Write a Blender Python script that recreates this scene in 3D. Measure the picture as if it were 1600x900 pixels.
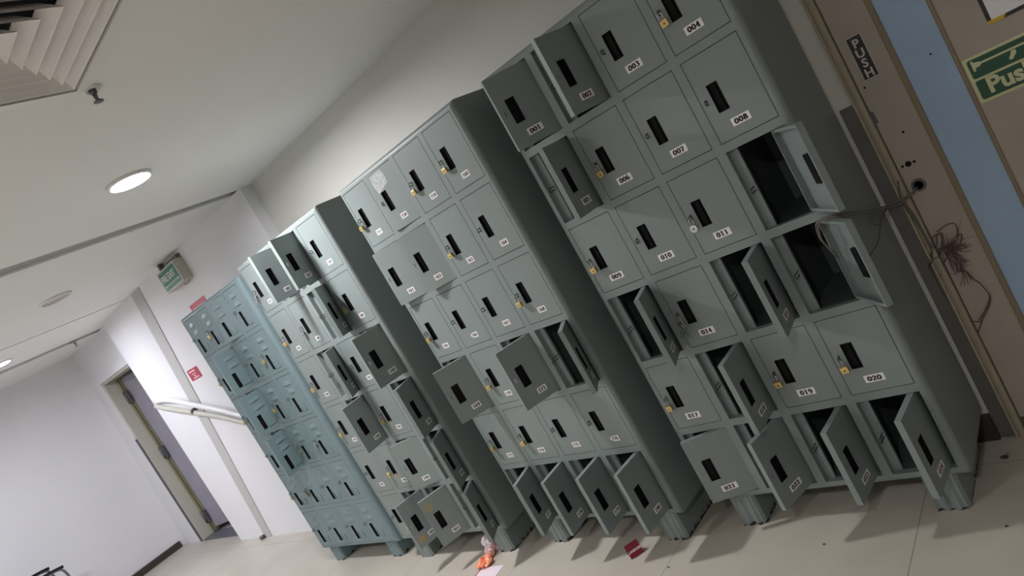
import bpy, bmesh, math, random
from mathutils import Vector, Matrix
random.seed(7)
for o in list(bpy.data.objects): bpy.data.objects.remove(o)
scn = bpy.context.scene
col = scn.collection
PI = math.pi

# ------------------------------------------------------------------ camera
RW = [[0.668, 0.559, -0.492], [-0.298, -0.405, -0.864], [-0.682, 0.724, -0.104]]
def rod(v):
    a = Vector(v); th = a.length
    return Matrix.Rotation(th, 3, a.normalized())
Rc = rod((1.7549, 0.2105, -0.9468))            # world -> camera (x right, y down, z forward)
cam_d = bpy.data.cameras.new('camera'); cam = bpy.data.objects.new('camera', cam_d); col.objects.link(cam)
cam_d.sensor_width = 36.0; cam_d.lens = 1096.2557 / 1600 * 36
cam_d.clip_start = 0.05
Cx = Vector((1.6094, -2.1157, 1.98 - 0.4336))
m = Matrix((Rc[0], -Rc[1], -Rc[2])).transposed().to_4x4(); m.translation = Cx
cam.matrix_world = m
scn.camera = cam

# ------------------------------------------------------------------ view, world, light levels
vs = scn.view_settings
vs.view_transform = 'Standard'; vs.look = 'None'; vs.gamma = 1.0; vs.use_curve_mapping = False
vs.exposure = 1.6
w = bpy.data.worlds.new('world'); scn.world = w; w.use_nodes = True
w.node_tree.nodes['Background'].inputs[0].default_value = (0.9, 0.95, 1.0, 1); w.node_tree.nodes['Background'].inputs[1].default_value = 0.05
LAMP_MAIN = 175.0; LAMP_FAR_FILL = 270.0; LAMP_EDGE = 135.0; LAMP_FILL = 108.0
def area(name, loc, size, power, color):
    d = bpy.data.lights.new(name, 'AREA'); d.shape = 'RECTANGLE'; d.size, d.size_y = size; d.energy = power; d.color = color
    o = bpy.data.objects.new(name, d); col.objects.link(o); o.location = loc
    return o
# ------------------------------------------------------------------ materials
def mat(name, color, rough=0.5, metal=0.0, noise=0.0, nscale=8.0, bump=0.0, bscale=60.0, spec=0.5, alpha=1.0, trans=0.0, emit=None, estr=0.0, color2=None):
    m = bpy.data.materials.new(name); m.use_nodes = True
    nt = m.node_tree; b = nt.nodes['Principled BSDF']
    b.inputs['Base Color'].default_value = (*color, 1); b.inputs['Roughness'].default_value = rough
    b.inputs['Metallic'].default_value = metal; b.inputs['Specular IOR Level'].default_value = spec
    b.inputs['Alpha'].default_value = alpha; b.inputs['Transmission Weight'].default_value = trans
    tc = nt.nodes.new('ShaderNodeTexCoord')
    if noise > 0:
        n = nt.nodes.new('ShaderNodeTexNoise'); n.inputs['Scale'].default_value = nscale; n.inputs['Detail'].default_value = 6
        nt.links.new(tc.outputs['Object'], n.inputs['Vector'])
        r = nt.nodes.new('ShaderNodeValToRGB'); r.color_ramp.elements[0].position = 0.3; r.color_ramp.elements[1].position = 0.7
        c2 = color2 if color2 else tuple(c * (1 - noise) for c in color)
        r.color_ramp.elements[0].color = (*c2, 1); r.color_ramp.elements[1].color = (*color, 1)
        nt.links.new(n.outputs['Fac'], r.inputs['Fac']); nt.links.new(r.outputs['Color'], b.inputs['Base Color'])
    if bump > 0:
        n2 = nt.nodes.new('ShaderNodeTexNoise'); n2.inputs['Scale'].default_value = bscale; n2.inputs['Detail'].default_value = 3
        nt.links.new(tc.outputs['Object'], n2.inputs['Vector'])
        bp = nt.nodes.new('ShaderNodeBump'); bp.inputs['Strength'].default_value = bump; bp.inputs['Distance'].default_value = 0.002
        nt.links.new(n2.outputs['Fac'], bp.inputs['Height']); nt.links.new(bp.outputs['Normal'], b.inputs['Normal'])
    if emit:
        b.inputs['Emission Color'].default_value = (*emit, 1); b.inputs['Emission Strength'].default_value = estr
    return m
M = {}
M['paint'] = mat('grey_paint', (0.225, 0.262, 0.258), 0.42, noise=0.05, nscale=3, bump=0.12, bscale=220)
M['inner'] = mat('shaded_grey_inside', (0.095, 0.11, 0.112), 0.65)  # locker grey darkened, compartment shade put into the colour
M['blue_paint'] = mat('blue_grey_paint', (0.182, 0.252, 0.272), 0.4, noise=0.06, nscale=3, bump=0.1, bscale=220)
M['black'] = mat('black_plastic', (0.009, 0.008, 0.010), 0.6, spec=0.15)
M['label'] = mat('white_sticker', (0.86, 0.83, 0.85), 0.55)
M['ink'] = mat('maroon_black_ink', (0.035, 0.012, 0.018), 0.6)
M['brass'] = mat('brass', (0.78, 0.58, 0.24), 0.34, 0.6, noise=0.2, nscale=90)
M['steel'] = mat('steel', (0.62, 0.62, 0.64), 0.25, 0.95)
M['dsteel'] = mat('dark_steel', (0.16, 0.16, 0.16), 0.4, 0.7)
M['wall'] = mat('wall_paint', (0.655, 0.645, 0.605), 0.6, noise=0.03, nscale=2.2, bump=0.05, bscale=30)
M['wallw'] = mat('white_wall_paint', (0.80, 0.79, 0.81), 0.6, noise=0.03, nscale=2, bump=0.05, bscale=30)
M['ceil'] = mat('ceiling_paint', (0.87, 0.865, 0.85), 0.7, noise=0.03, nscale=1.2)
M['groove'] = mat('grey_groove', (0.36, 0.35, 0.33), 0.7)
M['band'] = mat('grey_strip', (0.52, 0.50, 0.49), 0.6)  # one even grey for the slanted wall band
M['vent'] = mat('vent_enamel', (0.86, 0.82, 0.80), 0.45)
M['skirt'] = mat('dark_brown_wood', (0.045, 0.032, 0.028), 0.4)
M['orange'] = mat('orange_candy', (0.92, 0.10, 0.03), 0.3, noise=0.8, nscale=45, color2=(0.85, 0.50, 0.30))
M['red'] = mat('red_print', (0.50, 0.035, 0.07), 0.4)
M['dred'] = mat('dark_red_print', (0.24, 0.012, 0.04), 0.35)
M['green'] = mat('green_sign', (0.010, 0.075, 0.040), 0.35)
M['green2'] = mat('green_exit_sign', (0.035, 0.19, 0.13), 0.4)
M['glow'] = mat('pale_yellow_film', (0.62, 0.62, 0.36), 0.5)
M['white'] = mat('white_plastic', (0.78, 0.78, 0.78), 0.4)
M['pink'] = mat('pinkish_paper', (0.80, 0.70, 0.76), 0.6)
M['box'] = mat('ivory_metal', (0.52, 0.50, 0.43), 0.45)
M['door'] = mat('beige_laminate', (0.43, 0.375, 0.325), 0.5, noise=0.10, nscale=5, color2=(0.38, 0.33, 0.285))
M['bead'] = mat('brown_bead', (0.25, 0.19, 0.125), 0.5)
M['blue'] = mat('blue_panel', (0.36, 0.50, 0.70), 0.22, noise=0.08, nscale=7, bump=0.15, bscale=25)
M['frame'] = mat('olive_beige_paint', (0.40, 0.345, 0.255), 0.5, noise=0.15, nscale=14)
M['plate'] = mat('brushed_steel_plate', (0.165, 0.155, 0.155), 0.45, 0.3, noise=0.12, nscale=15)
M['plate2'] = mat('sign_black', (0.016, 0.014, 0.016), 0.4)
M['silverink'] = mat('silver_letter', (0.55, 0.50, 0.46), 0.5)
M['yellow'] = mat('yellow_tape', (0.65, 0.42, 0.02), 0.45)
M['wire'] = mat('grey_cable', (0.13, 0.12, 0.115), 0.5)
M['wire2'] = mat('purple_wire', (0.115, 0.055, 0.065), 0.5)
M['brasshinge'] = mat('antique_brass', (0.30, 0.27, 0.17), 0.4, 0.3)
M['fardoor'] = mat('lilac_grey_door', (0.33, 0.31, 0.37), 0.5, noise=0.12, nscale=4)
M['slate'] = mat('slate_threshold', (0.12, 0.12, 0.14), 0.4)
M['stain'] = mat('glue_stain', (0.40, 0.27, 0.10), 0.6, noise=0.5, nscale=60, color2=(0.27, 0.27, 0.22))
M['tape'] = mat('clear_tape', (0.62, 0.64, 0.66), 0.18, noise=0.4, nscale=120, bump=0.5, bscale=150)
M['cloth'] = mat('navy_cloth', (0.02, 0.02, 0.06), 0.8)
M['bug'] = mat('dry_leaf', (0.05, 0.035, 0.02), 0.7)
def glassy(name, color):
    m = mat(name, color, 0.25, alpha=0.45, bump=1.0, bscale=40, noise=0.5, nscale=50, color2=(0.95, 0.9, 0.95)); return m
M['film'] = glassy('crinkled_clear_film', (0.88, 0.78, 0.84))
M['lamp'] = mat('lit_lamp_disc', (1, 1, 1), 0.5, emit=(0.99, 0.98, 1.0), estr=LAMP_MAIN)
M['lampfarfill'] = mat('far_fill_lamp_disc', (1, 1, 1), 0.5, emit=(0.87, 0.90, 1.0), estr=LAMP_FAR_FILL)
M['lampedge'] = mat('lit_edge_lamp_disc', (1, 1, 1), 0.5, emit=(0.87, 0.90, 1.0), estr=LAMP_EDGE)
M['lampfill'] = mat('room_fill_lamp_disc', (1, 1, 1), 0.5, emit=(1.0, 0.98, 0.96), estr=LAMP_FILL)
M['lampoff'] = mat('unlit_lamp_disc', (0.62, 0.58, 0.50), 0.4)
# floor: large polished tiles
def floor_mat():
    m = bpy.data.materials.new('polished_floor_tile'); m.use_nodes = True; nt = m.node_tree; b = nt.nodes['Principled BSDF']
    tc = nt.nodes.new('ShaderNodeTexCoord'); mp = nt.nodes.new('ShaderNodeMapping')
    mp.inputs['Location'].default_value = (-0.71 + 9.2, -0.25 + 9.2, 0)
    nt.links.new(tc.outputs['Object'], mp.inputs['Vector'])
    br = nt.nodes.new('ShaderNodeTexBrick'); br.offset = 0; br.inputs['Scale'].default_value = 1
    br.inputs['Brick Width'].default_value = 0.92; br.inputs['Row Height'].default_value = 0.92
    br.inputs['Mortar Size'].default_value = 0.0014; br.inputs['Mortar Smooth'].default_value = 0.3
    nt.links.new(mp.outputs['Vector'], br.inputs['Vector'])
    n = nt.nodes.new('ShaderNodeTexNoise'); n.inputs['Scale'].default_value = 3; n.inputs['Detail'].default_value = 8
    nt.links.new(tc.outputs['Object'], n.inputs['Vector'])
    r = nt.nodes.new('ShaderNodeValToRGB'); r.color_ramp.elements[0].position = .3; r.color_ramp.elements[1].position = .7
    r.color_ramp.elements[0].color = (0.47, 0.43, 0.37, 1); r.color_ramp.elements[1].color = (0.53, 0.49, 0.425, 1)
    nt.links.new(n.outputs['Fac'], r.inputs['Fac'])
    nt.links.new(r.outputs['Color'], br.inputs['Color1']); nt.links.new(r.outputs['Color'], br.inputs['Color2'])
    br.inputs['Mortar'].default_value = (0.16, 0.13, 0.10, 1)
    nt.links.new(br.outputs['Color'], b.inputs['Base Color']); b.inputs['Roughness'].default_value = 0.4
    return m
M['floor'] = floor_mat()
def foot_mat(name, color):
    m = mat(name, color, 0.45); nt = m.node_tree; b = nt.nodes['Principled BSDF']
    g = nt.nodes.new('ShaderNodeNewGeometry'); s = nt.nodes.new('ShaderNodeSeparateXYZ'); nt.links.new(g.outputs['Position'], s.inputs[0])
    n = nt.nodes.new('ShaderNodeTexNoise'); n.inputs['Scale'].default_value = 45; n.inputs['Detail'].default_value = 5
    nt.links.new(g.outputs['Position'], n.inputs['Vector'])
    mu = nt.nodes.new('ShaderNodeMath'); mu.operation = 'MULTIPLY_ADD'; mu.inputs[1].default_value = -0.085; mu.inputs[2].default_value = 0.048
    nt.links.new(n.outputs['Fac'], mu.inputs[0])
    sb = nt.nodes.new('ShaderNodeMath'); sb.operation = 'LESS_THAN'; nt.links.new(s.outputs['Z'], sb.inputs[0]); nt.links.new(mu.outputs[0], sb.inputs[1])
    mx = nt.nodes.new('ShaderNodeMixRGB'); mx.inputs[1].default_value = (*color, 1); mx.inputs[2].default_value = (0.03, 0.018, 0.012, 1)
    nt.links.new(sb.outputs[0], mx.inputs[0]); nt.links.new(mx.outputs[0], b.inputs['Base Color'])
    return m
M['foot'] = foot_mat('rusty_foot_paint', (0.225, 0.262, 0.258)); M['bluefoot'] = foot_mat('rusty_blue_foot_paint', (0.182, 0.252, 0.272))

# ------------------------------------------------------------------ helpers
class MB:
    """collects shapes into one mesh"""
    def __init__(s): s.v = []; s.f = []; s.m = []; s.mi = 0; s.sm = False; s.smooth = []
    def face(s, pts):
        i = len(s.v); s.v += [tuple(p) for p in pts]; s.f.append(list(range(i, i + len(pts)))); s.m.append(s.mi); s.smooth.append(s.sm)
    def box(s, x0, x1, y0, y1, z0, z1):
        i = len(s.v); s.v += [(x, y, z) for z in (z0, z1) for y in (y0, y1) for x in (x0, x1)]
        for f in ((0, 2, 3, 1), (4, 5, 7, 6), (0, 1, 5, 4), (2, 6, 7, 3), (0, 4, 6, 2), (1, 3, 7, 5)):
            s.f.append([i + k for k in f]); s.m.append(s.mi); s.smooth.append(False)
    def prism(s, poly, z0, z1, axis='z'):
        def P(a, b, c):
            return {'z': (a, b, c), 'y': (a, c, b), 'x': (c, a, b)}[axis]
        n = len(poly); i = len(s.v)
        s.v += [P(a, b, z0) for a, b in poly] + [P(a, b, z1) for a, b in poly]
        s.f.append([i + k for k in range(n)][::-1]); s.m.append(s.mi); s.smooth.append(False)
        s.f.append([i + n + k for k in range(n)]); s.m.append(s.mi); s.smooth.append(False)
        for k in range(n):
            s.f.append([i + k, i + (k + 1) % n, i + n + (k + 1) % n, i + n + k]); s.m.append(s.mi); s.smooth.append(s.sm)
    def tube(s, pts, r, n=8, closed=False, caps=True):
        pts = [Vector(p) for p in pts]; k = len(pts); i0 = len(s.v)
        up = None
        for j, p in enumerate(pts):
            a = pts[(j - 1) % k] if (closed or j > 0) else p; b = pts[(j + 1) % k] if (closed or j < k - 1) else p
            t = (b - a)
            t = t.normalized() if t.length > 1e-9 else Vector((0, 0, 1))
            if up is None:
                up = Vector((0, 0, 1)) if abs(t.z) < 0.9 else Vector((1, 0, 0))
            up = (up - t * up.dot(t)); up = up.normalized() if up.length > 1e-6 else t.orthogonal().normalized()
            q = t.cross(up)
            rr = r[j] if isinstance(r, (list, tuple)) else r
            for c in range(n):
                an = 2 * PI * c / n; s.v.append(tuple(p + (up * math.cos(an) + q * math.sin(an)) * rr))
        seg = k if closed else k - 1
        for j in range(seg):
            for c in range(n):
                a = i0 + j * n + c; b = i0 + j * n + (c + 1) % n; d = i0 + ((j + 1) % k) * n
                s.f.append([a, b, d + (c + 1) % n, d + c]); s.m.append(s.mi); s.smooth.append(True)
        if caps and not closed:
            s.f.append([i0 + c for c in range(n)][::-1]); s.m.append(s.mi); s.smooth.append(False)
            s.f.append([i0 + (k - 1) * n + c for c in range(n)]); s.m.append(s.mi); s.smooth.append(False)
    def lathe(s, prof, c=(0, 0, 0), axis='z', n=24):
        i0 = len(s.v); k = len(prof)
        for r, h in prof:
            for a in range(n):
                x, y = r * math.cos(2 * PI * a / n), r * math.sin(2 * PI * a / n)
                p = {'z': (x, y, h), 'y': (x, h, y), 'x': (h, x, y)}[axis]
                s.v.append((c[0] + p[0], c[1] + p[1], c[2] + p[2]))
        for j in range(k - 1):
            for a in range(n):
                s.f.append([i0 + j * n + a, i0 + j * n + (a + 1) % n, i0 + (j + 1) * n + (a + 1) % n, i0 + (j + 1) * n + a]); s.m.append(s.mi); s.smooth.append(True)
        for base, rv in ((0, True), ((k - 1) * n, False)):
            f = [i0 + base + a for a in range(n)]; s.f.append(f[::-1] if rv else f); s.m.append(s.mi); s.smooth.append(False)
    def build(s, name, mats, parent=None, bevel=0.0, seg=2):
        me = bpy.data.meshes.new(name); me.from_pydata(s.v, [], s.f)
        if not isinstance(mats, (list, tuple)): mats = [mats]
        for mm in mats: me.materials.append(mm)
        me.polygons.foreach_set('material_index', s.m); me.polygons.foreach_set('use_smooth', s.smooth)
        bm = bmesh.new(); bm.from_mesh(me); bmesh.ops.recalc_face_normals(bm, faces=bm.faces); bm.to_mesh(me); bm.free()
        me.update()
        o = bpy.data.objects.new(name, me); col.objects.link(o)
        if parent: o.parent = parent
        if bevel > 0:
            b = o.modifiers.new('bevel', 'BEVEL'); b.width = bevel; b.segments = seg; b.limit_method = 'ANGLE'; b.angle_limit = 0.7; b.harden_normals = False
        return o
def tag(o, label, cat, group=None):
    o['label'] = label; o['category'] = cat
    if group: o['group'] = group
    return o
def struct(o): o['kind'] = 'structure'; return o
def empty(name, loc=(0, 0, 0), rz=0.0):
    o = bpy.data.objects.new(name, None); o.empty_display_size = 0.05; col.objects.link(o); o.location = loc; o.rotation_euler = (0, 0, rz); return o
def copy_tree(o, parent=None):
    c = o.copy(); col.objects.link(c)
    if parent: c.parent = parent
    for ch in list(o.children): copy_tree(ch, c)
    return c
def text_polys(txt, size, bold=0.0, spacing=1.0, align='LEFT'):
    """text -> list of flat polygons in (x, y)"""
    cu = bpy.data.curves.new('t', 'FONT'); cu.body = txt; cu.size = size; cu.offset = bold; cu.space_character = spacing; cu.align_x = align; cu.resolution_u = 4
    ob = bpy.data.objects.new('t', cu); col.objects.link(ob)
    dg = bpy.context.evaluated_depsgraph_get(); dg.update()
    me = ob.evaluated_get(dg).to_mesh()
    out = [[(me.vertices[i].co.x, me.vertices[i].co.y) for i in p.vertices] for p in me.polygons]
    ob.evaluated_get(dg).to_mesh_clear(); bpy.data.objects.remove(ob); bpy.data.curves.remove(cu)
    return out
def ell(cx, cy, rx, ry, n=18): return [(cx + rx * math.cos(2 * PI * i / n), cy + ry * math.sin(2 * PI * i / n)) for i in range(n + 1)]
G6 = [(.46, .90), (.32, .96), (.17, .84), (.09, .62), (.08, .38), (.12, .16), (.28, .03), (.44, .12), (.50, .32), (.42, .52), (.26, .57), (.11, .44)]
GL = {'0': [ell(.29, .49, .22, .44)], '1': [[(.30, .03), (.30, .95)], [(.12, .82), (.30, .95)], [(.10, .03), (.50, .03)]],
      '2': [[(.09, .70), (.12, .86), (.26, .95), (.42, .88), (.47, .73), (.40, .52), (.24, .28), (.08, .07)], [(.08, .07), (.50, .07), (.53, .22)]],
      '3': [[(.08, .82), (.20, .95), (.38, .91), (.45, .75), (.36, .58), (.20, .53)], [(.20, .53), (.40, .47), (.49, .27), (.39, .08), (.20, .03), (.06, .16)]],
      '4': [[(.38, .03), (.38, .95)], [(.38, .95), (.05, .32), (.55, .32)], [(.22, .03), (.53, .03)]],
      '5': [[(.48, .93), (.14, .93)], [(.14, .93), (.10, .55), (.28, .60), (.47, .49), (.50, .25), (.38, .07), (.20, .03), (.06, .14)]],
      '6': [G6], '9': [[(.58 - x, .98 - y) for x, y in G6]],
      '7': [[(.07, .76), (.08, .93), (.52, .93)], [(.52, .93), (.36, .60), (.25, .30), (.23, .03)]],
      '8': [ell(.29, .73, .17, .21), ell(.29, .27, .21, .24)]}
def digit_quads(txt, h, adv, xs):
    out = []; x0 = 0
    for ch in txt:
        for st in GL[ch]:
            for (ax, ay), (bx, by) in zip(st[:-1], st[1:]):
                dx, dy = bx - ax, by - ay; L = math.hypot(dx, dy) or 1
                wv = 0.045 + 0.085 * abs(dy) / L
                nx, ny = -dy / L * wv, dx / L * wv; ex, ey = dx / L * 0.03, dy / L * 0.03
                q = [(ax - ex + nx, ay - ey + ny), (ax - ex - nx, ay - ey - ny), (bx + ex - nx, by + ey - ny), (bx + ex + nx, by + ey + ny)]
                out.append([(x0 + X * xs * h, Y * h) for X, Y in q])
        x0 += adv
    return out
def lerp(a, b, t): return a + (b - a) * t
def smooth_path(pts, n=6):
    """Catmull-Rom"""
    P = [Vector(p) for p in pts]; P = [P[0] * 2 - P[1]] + P + [P[-1] * 2 - P[-2]]; out = []
    for i in range(1, len(P) - 2):
        for k in range(n):
            t = k / n; a, b, c, d = P[i - 1:i + 3]
            out.append(0.5 * ((2 * b) + (c - a) * t + (2 * a - 5 * b + 4 * c - d) * t * t + (3 * b - a - 3 * c + d) * t ** 3))
    out.append(P[-2]); return out
# a pixel of the photograph and one known coordinate give a point of the room (axis 0, 1 or 2)
RT = Rc.transposed()
def at(u, v, ax, val):
    d = RT @ Vector(((u - 800) / 1096.2557, (v - 450) / 1096.2557, 1)); t = (val - Cx[ax]) / d[ax]
    return Cx + d * t

# ------------------------------------------------------------------ the room shell
H = 2.475
b = MB(); b.box(-8.2, 4.6, -4.0, 1.7, -0.12, 0); struct(b.build('floor', M['floor']))
# ceiling in bays with shadow grooves between
gx = [(-2.366, -.087, -2.479, -.045, 'a'), (-4.735, -.16, -4.77, -.16, 'b'), (-5.845, -.16, -6.03, -.12, 'c')]
b = MB(); ys = (-4.0, 0.7)
edgesR = [[4.6, 4.6]] + [[g[2] + g[3] * y for y in ys] for g in gx]
edgesL = [[g[0] + g[1] * y for y in ys] for g in gx] + [[-8.2, -8.2]]
for (r0, r1), (l0, l1) in zip(edgesR, edgesL):
    b.prism([(l0, ys[0]), (r0, ys[0]), (r1, ys[1]), (l1, ys[1])], H, H + 0.12)
struct(b.build('ceiling', M['ceil']))
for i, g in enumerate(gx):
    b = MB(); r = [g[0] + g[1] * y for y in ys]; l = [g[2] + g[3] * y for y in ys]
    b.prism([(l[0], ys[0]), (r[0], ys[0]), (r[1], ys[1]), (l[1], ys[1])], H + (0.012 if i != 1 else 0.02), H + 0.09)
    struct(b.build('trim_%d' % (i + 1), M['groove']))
XS = -2.369                                     # where the back wall steps forward
b = MB(); b.prism([(XS, .465), (.976, .402), (.976, .62), (XS, .62)], 0, H); struct(b.build('wall_back', M['wall']))
b = MB(); b.box(-5.6, XS, .378, .62, 0, H); struct(b.build('wall_back_left', M['wallw']))
b = MB(); b.prism([(-4.66, H), (-4.45, H), (-4.89, 0), (-5.03, 0)], .370, .378, axis='y'); struct(b.build('trim_4', M['band']))
# recess with the far door: wall with an opening
YR = .46; DX0, DX1, DZ = -6.83, -5.62, 2.045
b = MB(); b.box(-7.6, DX0, YR, YR + .16, 0, H); b.box(DX0, -5.6, YR, YR + .16, DZ, H); struct(b.build('wall_back_recess', M['wallw']))
b = MB(); b.prism([(-7.36, 0), (-7.10, H), (-7.6, H), (-7.6, 0)], -4.0, YR, axis='y'); struct(b.build('wall_left', M['wallw']))
b = MB(); b.box(-7.6, -5.3, 1.5, 1.6, 0, H); b.box(-5.5, -5.4, .62, 1.5, 0, H); b.box(-7.6, -7.5, .62, 1.5, 0, H); struct(b.build('wall_behind_far_door', M['wall']))
b = MB(); b.box(-8.2, 4.6, -4.1, -4.0, 0, H); struct(b.build('wall_front', M['wall']))
b = MB(); b.box(4.5, 4.6, -4.0, .6, 0, H); struct(b.build('wall_right', M['wall']))
b = MB(); b.box(.976, 4.5, .402, .62, 2.12, H); b.box(2.36, 4.5, .402, .62, 0, 2.12); struct(b.build('wall_back_right', M['wall']))
# far wall skirting
b = MB(); b.box(.25, .922, .386, .4025, 0, .10); struct(b.build('baseboard_back', M['skirt']))
b = MB(); b.prism([(-7.352, 0), (-7.325, 0), (-7.325, .07), (-7.345, .075)], -4.0, YR - .05, axis='y'); struct(b.build('baseboard_left', M['skirt']))

# ------------------------------------------------------------------ far door (in the recess)
t = struct(empty('door_2', (DX0, YR + .02, 0)))
b = MB(); b.box(0, .05, -.017, .15, 0, DZ); b.box(.05, 1.21, -.017, .15, DZ - .03, DZ); b.build('door_frame', M['box'], t)
b = MB(); b.box(-.035, .0, -.034, -.0205, 1.34, DZ + .075); b.box(.0, 1.2, -.034, -.0205, DZ - .004, DZ + .075); b.build('architrave', M['wallw'], t)
b = MB(); b.box(-.012, .012, -.034, -.02, 0, 1.34); b.build('corner_guard', M['slate'], t)
b = MB(); b.box(.05, 1.2, -.02, .16, .0, .012); b.build('threshold', M['slate'], t)
lf = empty('leaf', (.062, .13, 0)); lf.parent = t; lf.rotation_euler = (0, 0, math.radians(18))
b = MB(); b.box(.045, 1.1, 0, .04, .06, DZ - .06); b.build('door_panel', M['fardoor'], lf)
b = MB(); b.box(-.01, .018, -.03, .04, .02, DZ - .05); b.box(.026, .044, -.012, .04, .02, DZ - .05); b.build('edge_strip', M['brasshinge'], lf)
b = MB(); b.box(.016, .028, -.004, .02, .02, DZ - .05); b.build('edge_gap', M['black'], lf)
for z in (1.78, 1.07, .22):
    b = MB(); b.box(-.008, .06, -.04, -.012, z - .07, z + .07); b.tube([(.02, -.042, z - .075), (.02, -.042, z + .075)], .011); b.build('hinge', M['dsteel'], lf)
b = MB(); b.box(.33, .60, -.004, 0, 1.72, 1.86); b.build('green_sticker', M['green2'], lf)
# ------------------------------------------------------------------ near door on the right, with frame and blue panel
YD = .405
t = struct(empty('door_1', (1.0, YD, 0)))
b = MB(); b.box(.003, .128, .0, .04, .066, 2.06); b.box(.276, 1.26, .0, .04, .066, 2.06); b.build('leaf', M['door'], t)
b = MB(); b.box(.139, .264, .003, .03, .066, 2.06); b.build('blue_panel', M['blue'], t)
b = MB(); b.box(.122, .139, -.006, .01, .066, 2.06); b.box(.264, .276, -.006, .01, .066, 2.06); b.build('bead', M['bead'], t, bevel=.002)
b = MB()
for x, y, r in ((1.020, 1.311, .0035), (1.063, 1.130, .004), (1.018, 1.026, .0045), (1.054, 1.027, .0045), (1.036, 1.027, .0095), (1.218, 1.315, .003)):
    b.lathe([(r, -.0008), (r, .002)], (x - 1.0, 0 if x < 1.2 else .0025, y), 'y', 16)
b.build('screw_hole', M['black'], t)
b = MB(); b.lathe([(.022, -.004), (.022, .002), (.014, .002), (.014, -.004)], (.037, 0, .95), 'y', 24); b.build('lock_ring', M['dsteel'], t)
b = MB(); b.lathe([(.0135, -.001), (.0135, .002)], (.037, 0, .95), 'y', 24); b.build('lock_hole', M['black'], t)
b = MB(); b.box(-.006, .004, -.010, .002, 1.17, 1.25); b.box(-.002, .012, -.006, .0, 1.19, 1.23); b.build('strike_plate', M['dsteel'], t)
b = MB(); b.box(-.03, 1.36, .01, .2, 0, .012); b.build('threshold', M['slate'], t)
# frame: stepped beige trim
b = MB(); b.box(.970, .978, YD - .020, YD + .12, 0, 2.12); b.box(.978, .986, YD - .012, YD + .12, 0, 2.12); b.box(.986, 1.000, YD - .018, YD + .12, 0, 2.12)
b.box(.970, 2.36, YD - .018, YD + .12, 2.07, 2.12); b.box(2.29, 2.36, YD - .018, YD + .12, 0, 2.07)
struct(b.build('trim_5', M['frame'], bevel=.0015))
b = MB(); b.box(1.0, 2.3, YD + .11, YD + .13, 0, 2.1); struct(b.build('wall_behind_door', M['wall']))
# steel plate beside the frame
b = MB(); b.box(.924, .969, YD - .010, YD - .0045, 0.004, 1.279)
tag(b.build('corner_plate', M['plate'], bevel=.001), 'tall narrow grey steel plate on the wall strip beside the right door frame', 'metal plate')

# signs on the near door
def sign_text(b, polys, x, y, z, flip=1):
    for p in polys: b.face([(x + a * flip, y, z + c) for a, c in p])
t = empty('push_sign', (1.0525, YD, 1.402)); tag(t, 'small upright black PUSH sign in silver letters on the beige door', 'sign')
b = MB(); b.box(-.0235, .0235, -.002, -.0002, -.073, .073); b.build('sign_plate', M['silverink'], t)
b = MB(); b.box(-.021, .021, -.0026, -.0019, -.0705, .0705); b.build('sign_face', M['plate2'], t)
b = MB()
for k, ch in enumerate('PUSH'): sign_text(b, text_polys(ch, .038, .0012, align='CENTER'), 0, -.003, .066 - .0335 * (k + 1) + .002)
b.build('sign_letters', M['silverink'], t)
t = empty('push_bar_sign', (1.279, YD, 1.115)); tag(t, 'green and pale yellow Push sign at the right edge of the door', 'sign')
b = MB(); b.box(0, .40, -.002, -.0002, 0, .141); b.build('sign_plate', M['glow'], t)
def rrect(x0, x1, z0, z1, r):
    o = []
    for cx, cz, a0 in ((x1 - r, z1 - r, 0), (x0 + r, z1 - r, 90), (x0 + r, z0 + r, 180), (x1 - r, z0 + r, 270)):
        for k in range(5):
            a = math.radians(a0 + k * 22.5); o.append((cx + r * math.cos(a), cz + r * math.sin(a)))
    return o
b = MB(); b.prism(rrect(.009, .391, .0745, .132, .006), -.0028, -.0019, 'y'); b.prism(rrect(.009, .391, .008, .0675, .006), -.0028, -.0019, 'y'); b.build('sign_panel', M['green'], t)
b = MB(); sign_text(b, text_polys('Push', .066, .0022), .032, -.0034, .020)
for q in ([(.018, .096), (.024, .096), (.024, .128), (.018, .128)], [(.024, .104), (.040, .107), (.040, .119), (.024, .122)],
          [(.040, .1105), (.38, .1105), (.38, .1165), (.040, .1165)], [(.104, .088), (.112, .084), (.126, .098), (.127, .108), (.116, .1085), (.112, .100)]):
    b.face([(x, -.0034, z) for x, z in q])
b.build('sign_letters', M['glow'], t)
t = empty('hazard_notice', (1.374, YD, 1.316)); tag(t, 'white notice with a black and yellow striped border, corner at top right', 'notice')
b = MB(); b.box(0, .30, -.002, -.0002, 0, .26); b.build('notice_border', M['plate2'], t)
b = MB(); b.box(.011, .289, -.0028, -.0019, .011, .249); b.build('notice_paper', M['label'], t)
for x in (0, .10, .20):
    b = MB(); b.prism([(x, 0), (x + .038, 0), (x + .046, .0108), (x + .008 if x else 0, .0108)], -.0024, -.0019, 'y'); b.build('yellow_stripe', M['yellow'], t)
for z in (.09, .18):
    b = MB(); b.prism([(0, z), (.0108, z + .01), (.0108, z + .05), (0, z + .04)], -.0024, -.0019, 'y'); b.build('yellow_stripe', M['yellow'], t)

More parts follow.
